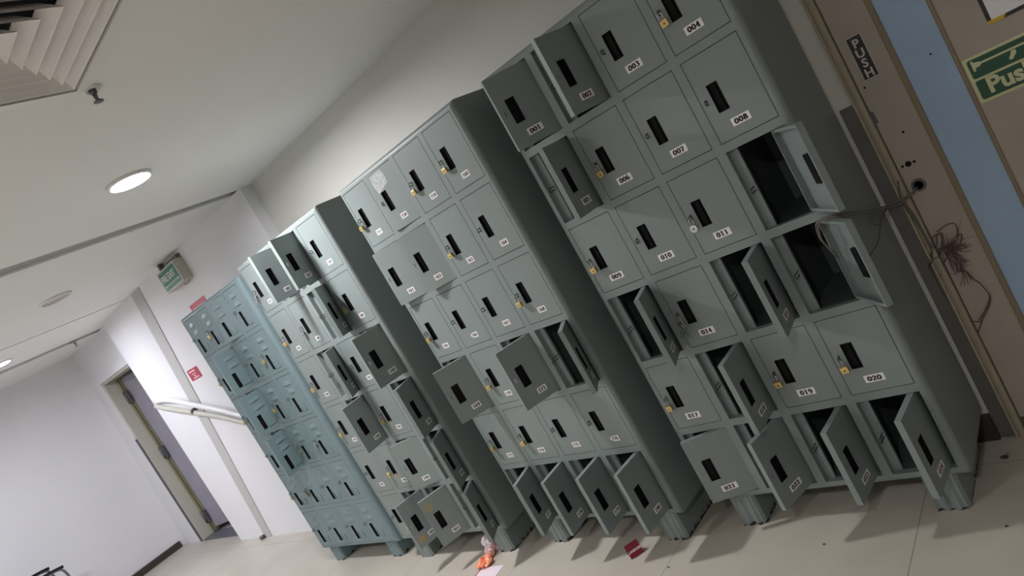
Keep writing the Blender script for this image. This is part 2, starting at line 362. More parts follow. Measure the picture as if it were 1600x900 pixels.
# ------------------------------------------------------------------ lockers
PX, PZ, DW, DH = .225, .3051, .1893, .2724
PA, PB = .025, .010            # door pivot, in from the outer face's hinge edge
GX = (PX - DW) / 2; GZ = (PZ - DH) / 2
def holed_sheet(b, x0, x1, z0, z1, y0, y1, holes):
    xs = sorted({x0, x1, *[h[0] for h in holes], *[h[1] for h in holes]}); zs = sorted({z0, z1, *[h[2] for h in holes], *[h[3] for h in holes]})
    for xa, xb in zip(xs[:-1], xs[1:]):
        for za, zb in zip(zs[:-1], zs[1:]):
            cx, cz = (xa + xb) / 2, (za + zb) / 2
            if any(h[0] < cx < h[1] and h[2] < cz < h[3] for h in holes): continue
            b.box(xa, xb, y0, y1, za, zb)
# local door frame: origin at the pivot, top of the door at z = 0
OX = GX + DW - PA              # cell x of the pivot
def door_proto(blue):
    X = lambda cx: cx - OX; Z = lambda cz: cz + GZ; y0 = -PB
    slot = (X(.064), X(.094), Z(-.262), Z(-.163)) if blue else (X(.056), X(.0925), Z(-.202), Z(-.110))
    slit = (X(.0345), X(.0385), Z(-.166), Z(-.146))
    b = MB()
    holed_sheet(b, X(GX), X(GX) + DW, -DH, 0, y0, y0 + .0015, [slot, slit])
    xa, xb = X(GX), X(GX) + DW; d = .020
    b.box(xa, xa + .0015, y0 + .0015, y0 + d, -DH, 0); b.box(xb - .0015, xb, y0 + .0015, y0 + d, -DH, 0)
    b.box(xa + .0015, xb - .0015, y0 + .0015, y0 + d, -.0015, 0); b.box(xa + .0015, xb - .0015, y0 + .0015, y0 + d, -DH, -DH + .0015)
    b.box(xa + .0015, xa + .009, y0 + d - .0015, y0 + d, -DH + .0015, -.0015); b.box(xb - .009, xb - .0015, y0 + d - .0015, y0 + d, -DH + .0015, -.0015)
    b.box(xa + .009, xb - .009, y0 + d - .0015, y0 + d, -.009, -.0015); b.box(xa + .009, xb - .009, y0 + d - .0015, y0 + d, -DH + .0015, -DH + .009)
    if blue:
        for cz, cx in ((-.062, .108), (-.116, .112)):       # pressed louvre scoops
            n = 10; w_, h_ = .042, .026
            rows = []
            for j in range(6):
                u = j / 5.0; row = []
                for i in range(n + 1):
                    s_ = -1 + 2 * i / n; top = h_ * math.sqrt(max(0, 1 - abs(s_) ** 3)); zz = u * top; dep = .0055 * (1 - u) ** .8 * (1 - abs(s_) ** 4)
                    row.append((X(cx) + s_ * w_, y0 - dep, Z(cz) - .012 + zz))
                rows.append(row)
            b.sm = True
            for j in range(5):
                for i in range(n): b.face([rows[j][i], rows[j][i + 1], rows[j + 1][i + 1], rows[j + 1][i]])
            b.sm = False
        hx0, hx1, hz0, hz1 = X(.106), X(.165), Z(-.262), Z(-.214)   # card holder
        b.box(hx0, hx1, y0 - .004, y0, hz0, hz0 + .004); b.box(hx0, hx0 + .004, y0 - .004, y0, hz0, hz1); b.box(hx1 - .004, hx1, y0 - .004, y0, hz0, hz1)
    o = b.build('door', M['blue_paint'] if blue else M['paint'])
    s = MB(); x0, x1, z0, z1 = slot; e = .0012
    s.box(x0, x1, y0 + .011, y0 + .0125, z0, z1); s.box(x0, x0 + e, y0 - .0006, y0 + .011, z0, z1); s.box(x1 - e, x1, y0 - .0006, y0 + .011, z0, z1)
    s.box(x0 + e, x1 - e, y0 - .0006, y0 + .011, z1 - e, z1); s.box(x0 + e, x1 - e, y0 - .0006, y0 + .011, z0, z0 + e)
    s.box(x0 + (x1 - x0) * .62, x0 + (x1 - x0) * .68, y0 + .004, y0 + .011, z0 + e, z1 - e)
    so = s.build('vent_slot', M['black'], o)
    return o
def staple_mesh(parent):
    b = MB(); pts = []
    for k in range(9):
        a = PI * k / 8; pts.append((0, -.0135 - .0 - .005 * math.sin(a) + .0, .0065 * math.cos(a)))
    pts = [(0, .026, .0065)] + pts + [(0, .026, -.0065)]
    b.tube(pts, .0022, 6); return b.build('staple', M['dsteel'], parent)
def rounded_shell(b, x0, x1, z0, z1, D, r, hole):
    """sheet-steel carcass: rounded front edges, open front where the frame sits"""
    n = 5
    # profile in (inset, y) running from the front face round the edge and back
    prof = [(r - r * math.sin(PI / 2 * k / n), r - r * math.cos(PI / 2 * k / n)) for k in range(n + 1)] + [(0, D)]
    rings = []
    for ins, y in prof:
        rings.append([(x0 + ins, y, z0 + ins), (x1 - ins, y, z0 + ins), (x1 - ins, y, z1 - ins), (x0 + ins, y, z1 - ins)])
    for a, c in zip(rings[:-1], rings[1:]):
        for k in range(4):
            b.sm = (a is not rings[-2]); b.face([a[k], a[(k + 1) % 4], c[(k + 1) % 4], c[k]])
    b.sm = False; b.face(rings[-1][::-1])
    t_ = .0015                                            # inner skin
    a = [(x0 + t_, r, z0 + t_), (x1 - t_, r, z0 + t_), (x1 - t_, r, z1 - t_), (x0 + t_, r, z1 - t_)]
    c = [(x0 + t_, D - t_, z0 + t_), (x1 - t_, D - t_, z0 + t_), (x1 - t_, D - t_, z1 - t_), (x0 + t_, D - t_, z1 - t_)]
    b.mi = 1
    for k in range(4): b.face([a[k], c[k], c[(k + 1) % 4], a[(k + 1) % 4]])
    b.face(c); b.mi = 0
def number_label(num, big, parent, blank=None):
    x = lambda cx: cx - OX
    b = MB()
    cx, cz = (.107, -.2455) if big else (.118, -.245)
    w_, h_ = (.0305, .0128) if big else (.022, .0125)
    y = -PB - .0004
    X0 = x(cx); Z0 = cz + GZ
    b.box(X0 - w_, X0 + w_, y, -PB, Z0 - h_, Z0 + h_)
    if blank == 'torn':
        b = MB(); b.prism([(X0 - w_ - .004, Z0 - h_ * .2), (X0 - w_ * .6, Z0 - h_), (X0 + w_, Z0 - h_ * 1.1), (X0 + w_, Z0 + h_), (X0 - w_ * .3, Z0 + h_ * .9), (X0 - w_, Z0 + h_ * .6)], y, -PB, 'y')
    b.mi = 1
    h, adv, xs = (.0172, .0146, 1.22) if big else (.0150, .0115, 1.15)
    tw = adv * (len(num) - 1) + .58 * xs * h
    for q in digit_quads(num, h, adv, xs):
        b.face([(X0 - tw / 2 + px, y - .0003, Z0 - h / 2 + pz) for px, pz in q])
    return b.build('number_label', [M['label'], M['ink']], parent)
def locker(name, label, loc, rz, D, blue, opens, nums, big, dz=0.0, extra=None, r=.02, xl=-.013, xr=.913):
    pm = M['blue_paint'] if blue else M['paint']
    t = empty(name, loc, rz); tag(t, label, 'locker cabinet', 'metal locker cabinets along the back wall')
    ztop = 1.98 + dz; zt = ztop + .014 ; zb = ztop - 6 * PZ - .016
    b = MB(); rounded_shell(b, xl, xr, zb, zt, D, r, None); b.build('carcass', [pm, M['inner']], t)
    g = .0023; b = MB()
    xs = [xl + r - .001] + [v for c in range(4) for v in (c * PX + GX - g, c * PX + GX + DW + g)] + [xr - r + .001]
    for k in range(0, len(xs), 2): b.box(xs[k], xs[k + 1], 0, .024, zb + r - .001, zt - r + .001)
    for c in range(4):
        xa, xb = c * PX + GX - g, c * PX + GX + DW + g
        zs = [zt - r + .001] + [v for q in range(6) for v in (ztop - q * PZ - GZ + g, ztop - q * PZ - GZ - DH - g)] + [zb + r - .001]
        for k in range(0, len(zs), 2):
            if zs[k] > zs[k + 1]: b.box(xa, xb, 0, .024, zs[k + 1], zs[k])
        for q in range(6):                                # door stops behind each opening
            z1, z0 = ztop - q * PZ - GZ + g, ztop - q * PZ - GZ - DH - g
            b.box(xa - .002, xa + .029, .024, .0255, z0, z1); b.box(xa + .0275, xa + .029, .0255, .034, z0, z1); b.box(xb - .008, xb + .002, .024, .0255, z0, z1)
    b.build('front_frame', pm, t)
    b = MB()
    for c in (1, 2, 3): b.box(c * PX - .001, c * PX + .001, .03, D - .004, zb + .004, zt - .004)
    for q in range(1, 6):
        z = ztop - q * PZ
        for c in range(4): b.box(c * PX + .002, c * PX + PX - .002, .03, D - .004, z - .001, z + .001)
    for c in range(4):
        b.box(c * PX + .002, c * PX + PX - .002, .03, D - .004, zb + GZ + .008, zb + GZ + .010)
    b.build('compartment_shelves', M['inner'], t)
    fm = M['bluefoot'] if blue else M['foot']
    for fx in (.05, .755):
        b = MB(); n = 12; xs_ = [fx + .105 * k / n for k in range(n + 1)]
        prof = [(x, .012 + (.006 if (k // 2) % 2 else 0)) for k, x in enumerate(xs_)]
        prof[0] = (fx, .03); prof[-1] = (fx + .105, .03)
        poly = prof + [(fx + .105, D - .03), (fx, D - .03)]
        b.prism(poly, .0, zb, 'z'); b.build('foot', fm, t)
    st = None
    for i in range(24):
        q, c = divmod(i, 4); x0 = c * PX; z0 = ztop - q * PZ
        n = i + 1
        d = copy_tree(PROTO[blue], t); d.location = (x0 + OX, PB, z0 - GZ); d.rotation_euler = (0, 0, math.radians(opens.get(n, 0)))
        if nums: number_label(nums(n), big, d, 'torn' if (nums(n) in ('166', '176')) else None)
        if st is None: s = staple_mesh(t); st = s
        else: s = st.copy(); col.objects.link(s); s.parent = t
        s.location = (x0 + .0365, 0, z0 - .156)
        if extra: extra(n, d)
    return t
PROTO = {False: door_proto(False), True: door_proto(True)}
O4 = {1: 55, 2: 75, 5: 93, 12: 129, 16: 129, 13: 108, 15: 97, 18: 90, 21: 23, 22: 71, 23: 85, 24: 85}
O3 = {2: 4, 5: 13, 6: 14, 13: 55, 15: 66, 16: 123, 21: 106, 22: 95, 23: 91, 24: 87}
O2 = {2: 97, 3: 100, 7: 126, 10: 128, 12: 79, 14: 96, 16: 109, 19: 24, 20: 118, 22: 74, 23: 64, 24: 120}
O1 = {3: 9, 6: 103, 10: 99, 14: 106}
def ex3(n, d):
    if n == 2:
        b = MB(); y = -PB - .0005; b.prism([(-.14, -.012), (-.06, -.006), (-.045, -.035), (-.052, -.072), (-.10, -.085), (-.135, -.095), (-.146, -.05)], y, -PB, 'y'); b.build('clear_tape', M['tape'], d)
def ex2(n, d):
    if n in (22, 23):
        cx, cz = ((-.125, -.225) if n == 22 else (-.13, -.05)); y = -PB - .0005
        b = MB(); b.prism([(cx + .024 * math.cos(a * PI / 7) * (1 + .15 * math.sin(3 * a)), cz + .026 * math.sin(a * PI / 7)) for a in range(14)], y, -PB, 'y'); b.build('glue_stain', M['stain'], d)
    if n == 18:
        b = MB(); y = -PB - .0005; b.prism([(-.125, -.185), (-.10, -.178), (-.095, -.20), (-.115, -.215), (-.13, -.205)], y, -PB, 'y'); b.build('glue_stain', M['stain'], d)
CAB = {}
CAB[4] = locker('locker_cabinet', 'nearest grey locker cabinet, numbered 001 to 024, beside the beige door', (0, 0, 0), 0, .382, False, O4, lambda n: '%03d' % n, True, xl=-.013, xr=.913)
CAB[3] = locker('locker_cabinet', 'grey locker cabinet numbered in the 160s and 170s, second from the beige door', (-1.0352, -.0153, 0), -.0581, .40, False, O3, lambda n: '%03d' % (156 + n), False, extra=ex3)
CAB[2] = locker('locker_cabinet', 'grey locker cabinet between the blue-grey one and the one with doors 157 to 180', (-2.0958, -.0722, 0), .0037, .44, False, O2, lambda n: '%03d' % (180 + n), False, dz=.005, extra=ex2)
CAB[1] = locker('locker_cabinet', 'farthest locker cabinet, blue-grey with louvred doors and no number stickers', (-3.14, -.048, 0), 0, .40, True, O1, None, False, dz=-.027, r=.028, xl=-.020, xr=.925)
for k in PROTO:
    for ch in list(PROTO[k].children): bpy.data.objects.remove(ch)
    bpy.data.objects.remove(PROTO[k])

# ------------------------------------------------------------------ padlocks
def padlock(kind):
    t = empty('padlock')
    b = MB(); r = .0075; zt_ = -.004
    top = zt_; pts = [(-r, 0, top - .024)] + [(-r * math.cos(PI * k / 8), 0, top - r + r * math.sin(PI * k / 8)) for k in range(9)] + [(r, 0, top - .024)]
    b.tube(pts, .0021, 8); b.build('shackle', M['steel'] if kind != 'dark' else M['dsteel'], t)
    b = MB()
    if kind == 'round':
        b.lathe([(.013, -.005), (.0145, -.0035), (.0145, .0035), (.013, .005)], (0, 0, top - .034), 'y', 24); b.build('lock_body', M['steel'], t)
    else:
        b.prism(rrect(-.0125, .0125, top - .044, top - .022, .003), -.0055, .0055, 'y'); b.build('lock_body', {'brass': M['brass'], 'dark': M['brasshinge'], 'silver': M['steel']}[kind], t, bevel=.0012)
    b = MB(); b.lathe([(.0028, -.0001), (.0028, .0004)], (0, -.0058, top - .034), 'y', 12); b.build('keyhole', M['black'], t)
    return t
PL = {k: padlock(k) for k in ('brass', 'round', 'silver', 'dark')}
used = set()
def hang(cabn, n, kind, label, dzc=0.0):
    cab = CAB[cabn]; q, c = divmod(n - 1, 4)
    cz = {1: -.027, 2: .005}.get(cabn, 0)
    loc = Vector((c * PX + .0365, -.0155, 1.98 + cz - q * PZ - .1545))
    a = cab.rotation_euler[2]
    Rm = Matrix.Rotation(a, 3, 'Z'); pos = Vector(cab.location) + Rm @ loc
    if kind in used: t = copy_tree(PL[kind])
    else: t = PL[kind]; used.add(kind)
    t.location = pos; t.rotation_euler = (math.radians(random.uniform(-1, 3)), math.radians(random.uniform(-9, 7)), a)
    tag(t, label, 'padlock', 'padlocks hanging on the locker doors')
    return pos, a
def keys(pos, a, label):
    t = empty('key_ring', pos + Vector((0.004, -.012, -.036)), a); tag(t, label, 'keys')
    b = MB(); b.tube([(.009 * math.cos(2 * PI * k / 16), -.002, .009 * math.sin(2 * PI * k / 16) - .006) for k in range(16)], .0009, 6, closed=True); b.build('ring', M['steel'], t)
    for ang, dx in ((-.5, -.004), (.35, .004)):
        b = MB(); c, s = math.cos(ang), math.sin(ang)
        def R_(x, z): return (dx + c * x - s * z, -.014 + s * x + c * z)
        head = [R_(.0065 * math.cos(2 * PI * k / 10), -.006 + .0065 * math.sin(2 * PI * k / 10)) for k in range(10)]
        b.prism(head, -.0035 - dx * .2, -.002 - dx * .2, 'y')
        b.prism([R_(-.0022, -.011), R_(.0022, -.011), R_(.0022, -.030), R_(0, -.033), R_(-.0035, -.030), R_(-.0022, -.026), R_(-.0035, -.022)], -.0035 - dx * .2, -.002 - dx * .2, 'y')
        b.build('key', M['steel'], t)
for n in (4, 6, 9, 17, 19, 20):
    hang(4, n, 'brass', 'brass padlock hanging on locker door %03d' % n)
hang(4, 11, 'round', 'round silver padlock hanging on locker door 011')
p_, a_ = hang(4, 14, 'round', 'silver padlock with keys hanging on locker door 014'); keys(p_, a_, 'two silver keys on a ring under the padlock of door 014')
for n in (1, 3, 4, 7, 9, 12, 14, 17, 18):
    hang(3, n, 'brass', 'small brass padlock hanging on locker door %03d' % (156 + n))
for n in (5, 8, 9, 13, 15, 18):
    hang(2, n, 'brass', 'small brass padlock on door %03d of the cabinet beside the blue-grey one' % (180 + n))
p_, a_ = hang(2, 1, 'silver', 'silver padlock with keys on the top left door of the third cabinet'); keys(p_, a_, 'silver keys hanging on the top left door beside the blue-grey cabinet')
p_, a_ = hang(2, 6, 'silver', 'silver padlock with keys in the second row beside the blue-grey cabinet'); keys(p_, a_, 'silver keys in the second row of the cabinet beside the blue-grey one')
rown = ('top', 'second', 'third', 'fourth', 'fifth', 'bottom'); coln = ('first', 'second', 'third', 'last')
for n, k in ((2, 'brass'), (5, 'dark'), (8, 'brass'), (9, 'brass'), (11, 'brass'), (15, 'dark'), (16, 'silver'), (17, 'dark'), (18, 'dark')):
    q, c = divmod(n - 1, 4)
    hang(1, n, k, '%s padlock on the blue-grey cabinet, %s row, %s door from its left' % ({'brass': 'brass', 'dark': 'dark brass', 'silver': 'silver'}[k], rown[q], {3: 'fourth'}.get(c, ('first', 'second', 'third', '')[c])))

# a dark cloth in the open compartment of the third cabinet
o4 = CAB[2].location
b = MB(); n = 14; c0 = Vector((o4.x + 3 * PX + .07, o4.y + .13, 1.98 + .005 - 4 * PZ - .235))
rows = [[(c0.x + .055 * (1 + .2 * math.sin(3 * i)) * math.cos(2 * PI * i / n) * math.cos(j * PI / 12), c0.y + .09 * math.sin(2 * PI * i / n) * math.cos(j * PI / 12), c0.z - .045 + .17 * math.sin(j * PI / 12) * (1 + .1 * math.sin(i * 2.1))) for i in range(n)] for j in range(7)]
b.sm = True
for j in range(6):
    for i in range(n): b.face([rows[j][i], rows[j][(i + 1) % n], rows[j + 1][(i + 1) % n], rows[j + 1][i]])
b.sm = False; b.face(rows[0][::-1])
tag(b.build('cloth_bundle', M['cloth']), 'dark navy cloth stuffed in an open compartment of the third cabinet', 'cloth')

# ------------------------------------------------------------------ ceiling fittings
def lamp(x, y, m, label, r=.088):
    t = empty('ceiling_light', (x, y, H)); tag(t, label, 'ceiling light', 'round recessed ceiling lights')
    b = MB(); b.lathe([(r + .016, 0), (r + .014, -.009), (r + .003, -.014), (r, -.012), (r, 0)], (0, 0, 0), 'z', 40); b.build('lamp_ring', M['white'], t)
    b = MB(); b.lathe([(.001, -.004), (r - .002, -.003), (r - .002, -.001)], (0, 0, 0), 'z', 40); b.build('diffuser', m, t)
    return t
lamp(-1.515, -.615, M['lamp'], 'lit round recessed ceiling light, nearest and brightest, above the lockers')
lamp(-3.515, -.50, M['lampoff'], 'unlit beige round recessed ceiling light between the two lit ones')
lamp(-5.30, -.57, M['lampedge'], 'lit round ceiling light cut off at the left edge of the photo')
# unseen fill lights, added to brighten the room
lamp(-5.0, -2.6, M['lampfarfill'], 'unseen round fill light added over the far left')
lamp(-1.5, -2.9, M['lampfill'], 'unseen round fill light added on the camera side')
lamp(1.6, -2.9, M['lampfill'], 'unseen round fill light added to the right')

# 4-way air diffuser
t = empty('ceiling_vent', (-.19, -1.40, H)); tag(t, 'square louvred air vent in the ceiling at the top left corner', 'vent')
S = .31
def ringframe(b, a0, z0, a1, z1, th=.0015):
    """sloped square ring from half-size a0 at z0 to a1 at z1"""
    for dz in (0, th):
        A = [(-a0, -a0, z0 + dz), (a0, -a0, z0 + dz), (a0, a0, z0 + dz), (-a0, a0, z0 + dz)]; B = [(-a1, -a1, z1 + dz), (a1, -a1, z1 + dz), (a1, a1, z1 + dz), (-a1, a1, z1 + dz)]
        for k in range(4): b.face([A[k], A[(k + 1) % 4], B[(k + 1) % 4], B[k]])
b = MB(); ringframe(b, S + .040, -.0005, S + .038, -.003); ringframe(b, S + .038, -.003, S - .006, -.005); ringframe(b, S - .006, -.008, S - .010, .03)
b.build('vent_frame', M['vent'], t)
for k in range(6):
    a = S - .016 - k * .044
    b = MB(); ringframe(b, a, -.006, a - .036, .028); ringframe(b, a, -.006, a - .004, -.003); b.build('louvre', M['vent'], t)
b = MB(); ringframe(b, S - .004, .031, S - .004, .10); b.face([(-S, -S, .10), (S, -S, .10), (S, S, .10), (-S, S, .10)]); b.build('duct_box', M['black'], t)
b = MB(); b.box(-S, S, -.012, .012, .035, .06); b.build('damper_bar', M['dsteel'], t)
# cut the ceiling for the vent
cut = MB(); cut.box(-.19 - S + .003, -.19 + S - .003, -1.40 - S + .003, -1.40 + S - .003, H - .05, H + .3); co = cut.build('cutter', M['black'])
ceil = bpy.data.objects['ceiling']; md = ceil.modifiers.new('cut', 'BOOLEAN'); md.operation = 'DIFFERENCE'; md.object = co; md.solver = 'EXACT'
dg = bpy.context.evaluated_depsgraph_get(); dg.update()
nm = bpy.data.meshes.new_from_object(ceil.evaluated_get(dg)); ceil.modifiers.clear(); ceil.data = nm; bpy.data.objects.remove(co)

def sprinkler(x, y, label):
    t = empty('sprinkler', (x, y, H)); tag(t, label, 'sprinkler', 'ceiling sprinklers')
    b = MB(); b.lathe([(.032, 0), (.031, -.003), (.020, -.008), (.018, -.004), (.001, -.004)], n=24); b.build('escutcheon', M['white'], t)
    b = MB(); b.lathe([(.001, -.002), (.012, -.002), (.011, -.016), (.006, -.018), (.001, -.018)], n=16)
    b.tube([(.009, 0, -.014), (.010, 0, -.026), (.003, 0, -.040)], .0022, 6); b.tube([(-.009, 0, -.014), (-.010, 0, -.026), (-.003, 0, -.040)], .0022, 6); b.tube([(0, 0, -.017), (0, 0, -.036)], .002, 6)
    b.build('sprinkler_body', M['dsteel'], t)
    b = MB(); b.lathe([(.001, -.040), (.015, -.041), (.016, -.043), (.001, -.044)], n=20); b.build('deflector', M['dsteel'], t)
sprinkler(-.515, -1.045, 'chrome sprinkler head on the ceiling beside the square vent')
sprinkler(-6.05, .23, 'small sprinkler head far off on the ceiling near the far wall')

# ------------------------------------------------------------------ fire exit sign box
YW = .378
t = empty('fire_exit_sign', (-3.865, YW, 2.245)); tag(t, 'ivory box sign with green FIRE EXIT face high on the wall', 'sign')
b = MB(); b.box(0, .352, -.082, 0, 0, .172); b.build('sign_box', M['box'], t, bevel=.003)
b = MB(); b.box(.020, .332, -.0835, -.0815, .016, .156); b.build('sign_face', M['green2'], t)
b = MB(); sign_text(b, text_polys('FIRE EXIT', .070, .0008, .92), .030, -.0842, .078)
for q in ([(.05, .044), (.30, .044), (.30, .048), (.05, .048)], [(.030, .046), (.058, .034), (.058, .058)], [(.322, .046), (.294, .034), (.294, .058)]): b.face([(x, -.0842, z) for x, z in q])
b.build('sign_letters', M['label'], t)
b = MB(); b.box(.02, .05, -.05, -.01, .172, .23); b.box(.12, .34, -.03, 0, .172, .205); b.build('hanging_bracket', M['dsteel'], t)
b = MB(); b.tube([(.2, -.02, -.002), (.22, -.03, -.014), (.30, -.03, -.014), (.32, -.02, -.002)], .003, 6); b.build('cable_loop', M['dsteel'], t)
# red notices
def notice(name, x, z, w_, h_, label, lines):
    t = empty(name, (x, YW, z)); tag(t, label, 'notice')
    b = MB(); b.prism(rrect(0, w_, 0, h_, .008), -.003, -.0003, 'y'); b.build('notice_board', M['red'], t)
    b = MB()
    for x0, x1, zc, hh in lines: b.box(x0, x1, -.0036, -.003, zc, zc + hh)
    b.build('notice_lines', M['label'], t)
notice('red_notice', -4.545, 1.575, .225, .098, 'small red notice with white lines on the wall left of the lockers', [(.03, .16, .072, .010), (.06, .15, .052, .004), (.075, .13, .038, .004), (.09, .14, .026, .004), (.06, .18, .012, .007)])
notice('red_notice', -3.843, 1.90, .300, .19, 'red notice half hidden behind the top of the blue-grey locker cabinet', [(.02, .28, .06, .09)])
# sloping white pipes on the far wall
def pipe(name, pts, r, m, label, parts=None):
    t = empty(name, pts[0]); tag(t, label, 'pipe'); o0 = Vector(pts[0])
    b = MB(); b.tube([Vector(p) - o0 for p in smooth_path(pts, 5)], r, 14); b.build('pipe_run', m, t)
    if parts:
        for p, d in parts:
            b = MB(); p = Vector(p) - o0; d = Vector(d).normalized(); b.tube([p - d * .012, p + d * .012], r + .006, 16); b.build('coupling', M['dsteel'], t)
    return t
def W_(u, v, y): return tuple(at(u, v, 1, y))
pipe('wall_pipe', [W_(243, 628, .372), W_(262, 625, .335), W_(300, 632, .325), W_(345, 641, .325), W_(372, 648, .325), W_(400, 654, .325)], .021, M['white'], 'white pipe sloping down the far wall, the upper of two')
pipe('wall_pipe', [W_(244, 635, .372), W_(262, 638, .348), W_(300, 644, .345), W_(345, 651, .345), W_(372, 658, .345), W_(400, 664, .345)], .022, M['box'], 'beige pipe sloping down the far wall, the lower of two', [(W_(303, 642.5, .345), Vector(W_(345, 651, .345)) - Vector(W_(300, 644, .345)))])
# small pipe stub at the foot of the grey strip
t = empty('drain_stub', (-5.02, .345, .0)); tag(t, 'small dark drain fitting on the floor by the grey wall strip', 'drain')
b = MB(); b.tube([(0, .02, .02), (0, -.02, .025)], .018, 12); b.build('stub', M['dsteel'], t)
b = MB(); b.tube([(-.12, .015, .012), (0, .0, .015)], .01, 10); b.build('hose', M['white'], t)

# ------------------------------------------------------------------ cables and the tangle at the right door
def cable(name, pts, r, m, label, grp=None):
    b = MB(); b.tube(smooth_path(pts, 6), r, 7); return tag(b.build(name, m), label, 'cable', grp)
Y4 = .385
def D_(u, v, y=Y4): return tuple(at(u, v, 1, y))
def XX(u, v, x=.93): return tuple(at(u, v, 0, x))
hook = Vector((.872, -.012, 1.98 - 3 * PZ - .010))
cable('data_cable', [(1.037, .420, .95), D_(1428, 298, .385), D_(1412, 310, .365), D_(1395, 318, .355), XX(1382, 323, .936), XX(1365, 327, .936), XX(1345, 330, .934), (.932, .02, 1.036), (.922, -.022, 1.050), (.890, -.036, 1.0590), (.868, -.036, 1.0590), (.851, -.036, 1.051), (.844, -.036, 1.030), (.841, -.034, 1.005), (.8435, -.02, .972), (.848, -.005, .93)], .0030, M['wire'], 'grey cable from the door hole hooked over open locker door 016, upper one')
cable('data_cable', [(1.032, .420, .942), D_(1426, 302, .380), D_(1410, 316, .358), D_(1392, 323, .348), XX(1380, 328, .936), XX(1365, 332, .936), XX(1346, 335, .935), (.933, .02, 1.027), (.925, -.030, 1.043), (.905, -.046, 1.0575), (.872, -.046, 1.0575), (.857, -.047, 1.044), (.851, -.047, 1.026), (.848, -.045, 1.000), (.851, -.03, .968), (.855, -.018, .93)], .0026, M['wire'], 'grey cable from the door hole hooked over open locker door 016, lower one')
cable('data_cable', [D_(1412, 309, .372), D_(1395, 321, .36), XX(1383, 330, .935), XX(1376, 350, .935), XX(1373, 375, .935), XX(1362, 395, .935), XX(1354, 404, .925)], .0026, M['wire'], 'grey cable hanging down the side of the nearest locker cabinet')
cable('data_cable', [D_(1395, 321, .37), XX(1372, 331, .94), XX(1362, 338, .935), XX(1366, 350, .935), XX(1374, 352, .935)], .0022, M['wire'], 'short curled cable end on the side of the nearest locker cabinet')
cable('data_cable', [D_(1403, 283), D_(1405, 300), D_(1410, 318), D_(1430, 345), D_(1444, 368), D_(1456, 392), D_(1455, 412)], .0030, M['wire'], 'grey cable running down from the door hole into the wire tangle')
cable('data_cable', [D_(1408, 314), D_(1424, 330), D_(1436, 350), D_(1448, 372), D_(1460, 388), D_(1475, 392)], .0026, M['wire'], 'grey cable beside the first one running into the wire tangle', 'grey cables at the right door')
b = MB(); rnd = random.Random(3)
def strand(px, r=.0016, y=.392, jit=.006):
    b.tube(smooth_path([Vector(D_(u, v, y)) + Vector((0, rnd.uniform(-jit, 0), 0)) for u, v in px], 5), r, 6)
strand([(1452, 420), (1455, 395), (1464, 380), (1463, 368), (1472, 364), (1474, 384), (1460, 388)])
strand([(1464, 362), (1480, 350), (1492, 349), (1496, 360), (1494, 375), (1480, 384), (1468, 390)])
strand([(1478, 384), (1492, 378), (1497, 368), (1503, 367), (1498, 385), (1484, 390), (1476, 386)])
strand([(1462, 384), (1456, 372), (1470, 366), (1470, 396), (1459, 404), (1451, 416), (1456, 424)])
strand([(1482, 388), (1492, 402), (1496, 418), (1494, 424)])
strand([(1484, 392), (1476, 408), (1468, 410), (1464, 400), (1472, 388)])
strand([(1494, 422), (1506, 420), (1516, 432), (1530, 442), (1540, 452), (1547, 463), (1545, 478), (1536, 496), (1528, 519)], .0018)
strand([(1496, 424), (1510, 424), (1522, 436), (1534, 446), (1546, 462), (1541, 480), (1530, 500)], .0014)
strand([(1515, 501), (1524, 502), (1535, 501)], .0016)
strand([(1455, 420), (1462, 436), (1470, 452), (1480, 466)], .0014)
for k in range(46):
    a = rnd.uniform(-1.1, 1.5); L = rnd.uniform(16, 46); x0, y0 = 1478 + rnd.uniform(-8, 6), 390 + rnd.uniform(-8, 8)
    q = [(x0, y0)]
    for s_ in range(3):
        a += rnd.uniform(-.5, .5); x0 += math.cos(a) * L / 3; y0 += math.sin(a) * L / 3; q.append((x0, y0))
    strand(q, .0006 if k % 3 else .0010)
for k in range(12):
    a = rnd.uniform(0, 6.28); strand([(1502, 422), (1502 + 8 * math.cos(a), 422 + 8 * math.sin(a)), (1502 + 20 * math.cos(a + .3), 424 + 22 * math.sin(a + .3))], .0009)
tag(b.build('wire_tangle', M['wire2']), 'tangle of thin purple-brown frayed wires hanging on the beige door edge', 'wires')

# ------------------------------------------------------------------ litter on the floor
# tented red booklet
t = empty('red_booklet', (-.405, -.125, 0), math.radians(52)); tag(t, 'small dark red folded card with white letters standing on the floor', 'card')
HC = .060
for s_, a in ((1, .30), (-1, -.42)):      # two leaves of a tent: each hangs from the fold at the top
    b = MB(); ty, tz = -math.sin(a) * HC, HC * .96 - math.cos(a) * HC * .96
    b.prism([(0, HC), (-s_ * .0016, HC), (ty - s_ * .0016, tz + .0005), (ty, tz + .0005)], -.031, .031, 'x')
    b.build('card_panel', M['dred'] if s_ == 1 else M['plate2'], t)
b = MB(); a = .30
for p in text_polys('LANDOSS', .0135, .0006, 1.0, 'CENTER'):
    b.face([(px, -math.sin(a) * (HC * .62 - pz) - .0028, HC - math.cos(a) * (HC * .62 - pz)) for px, pz in p])
b.build('card_letters', M['label'], t)
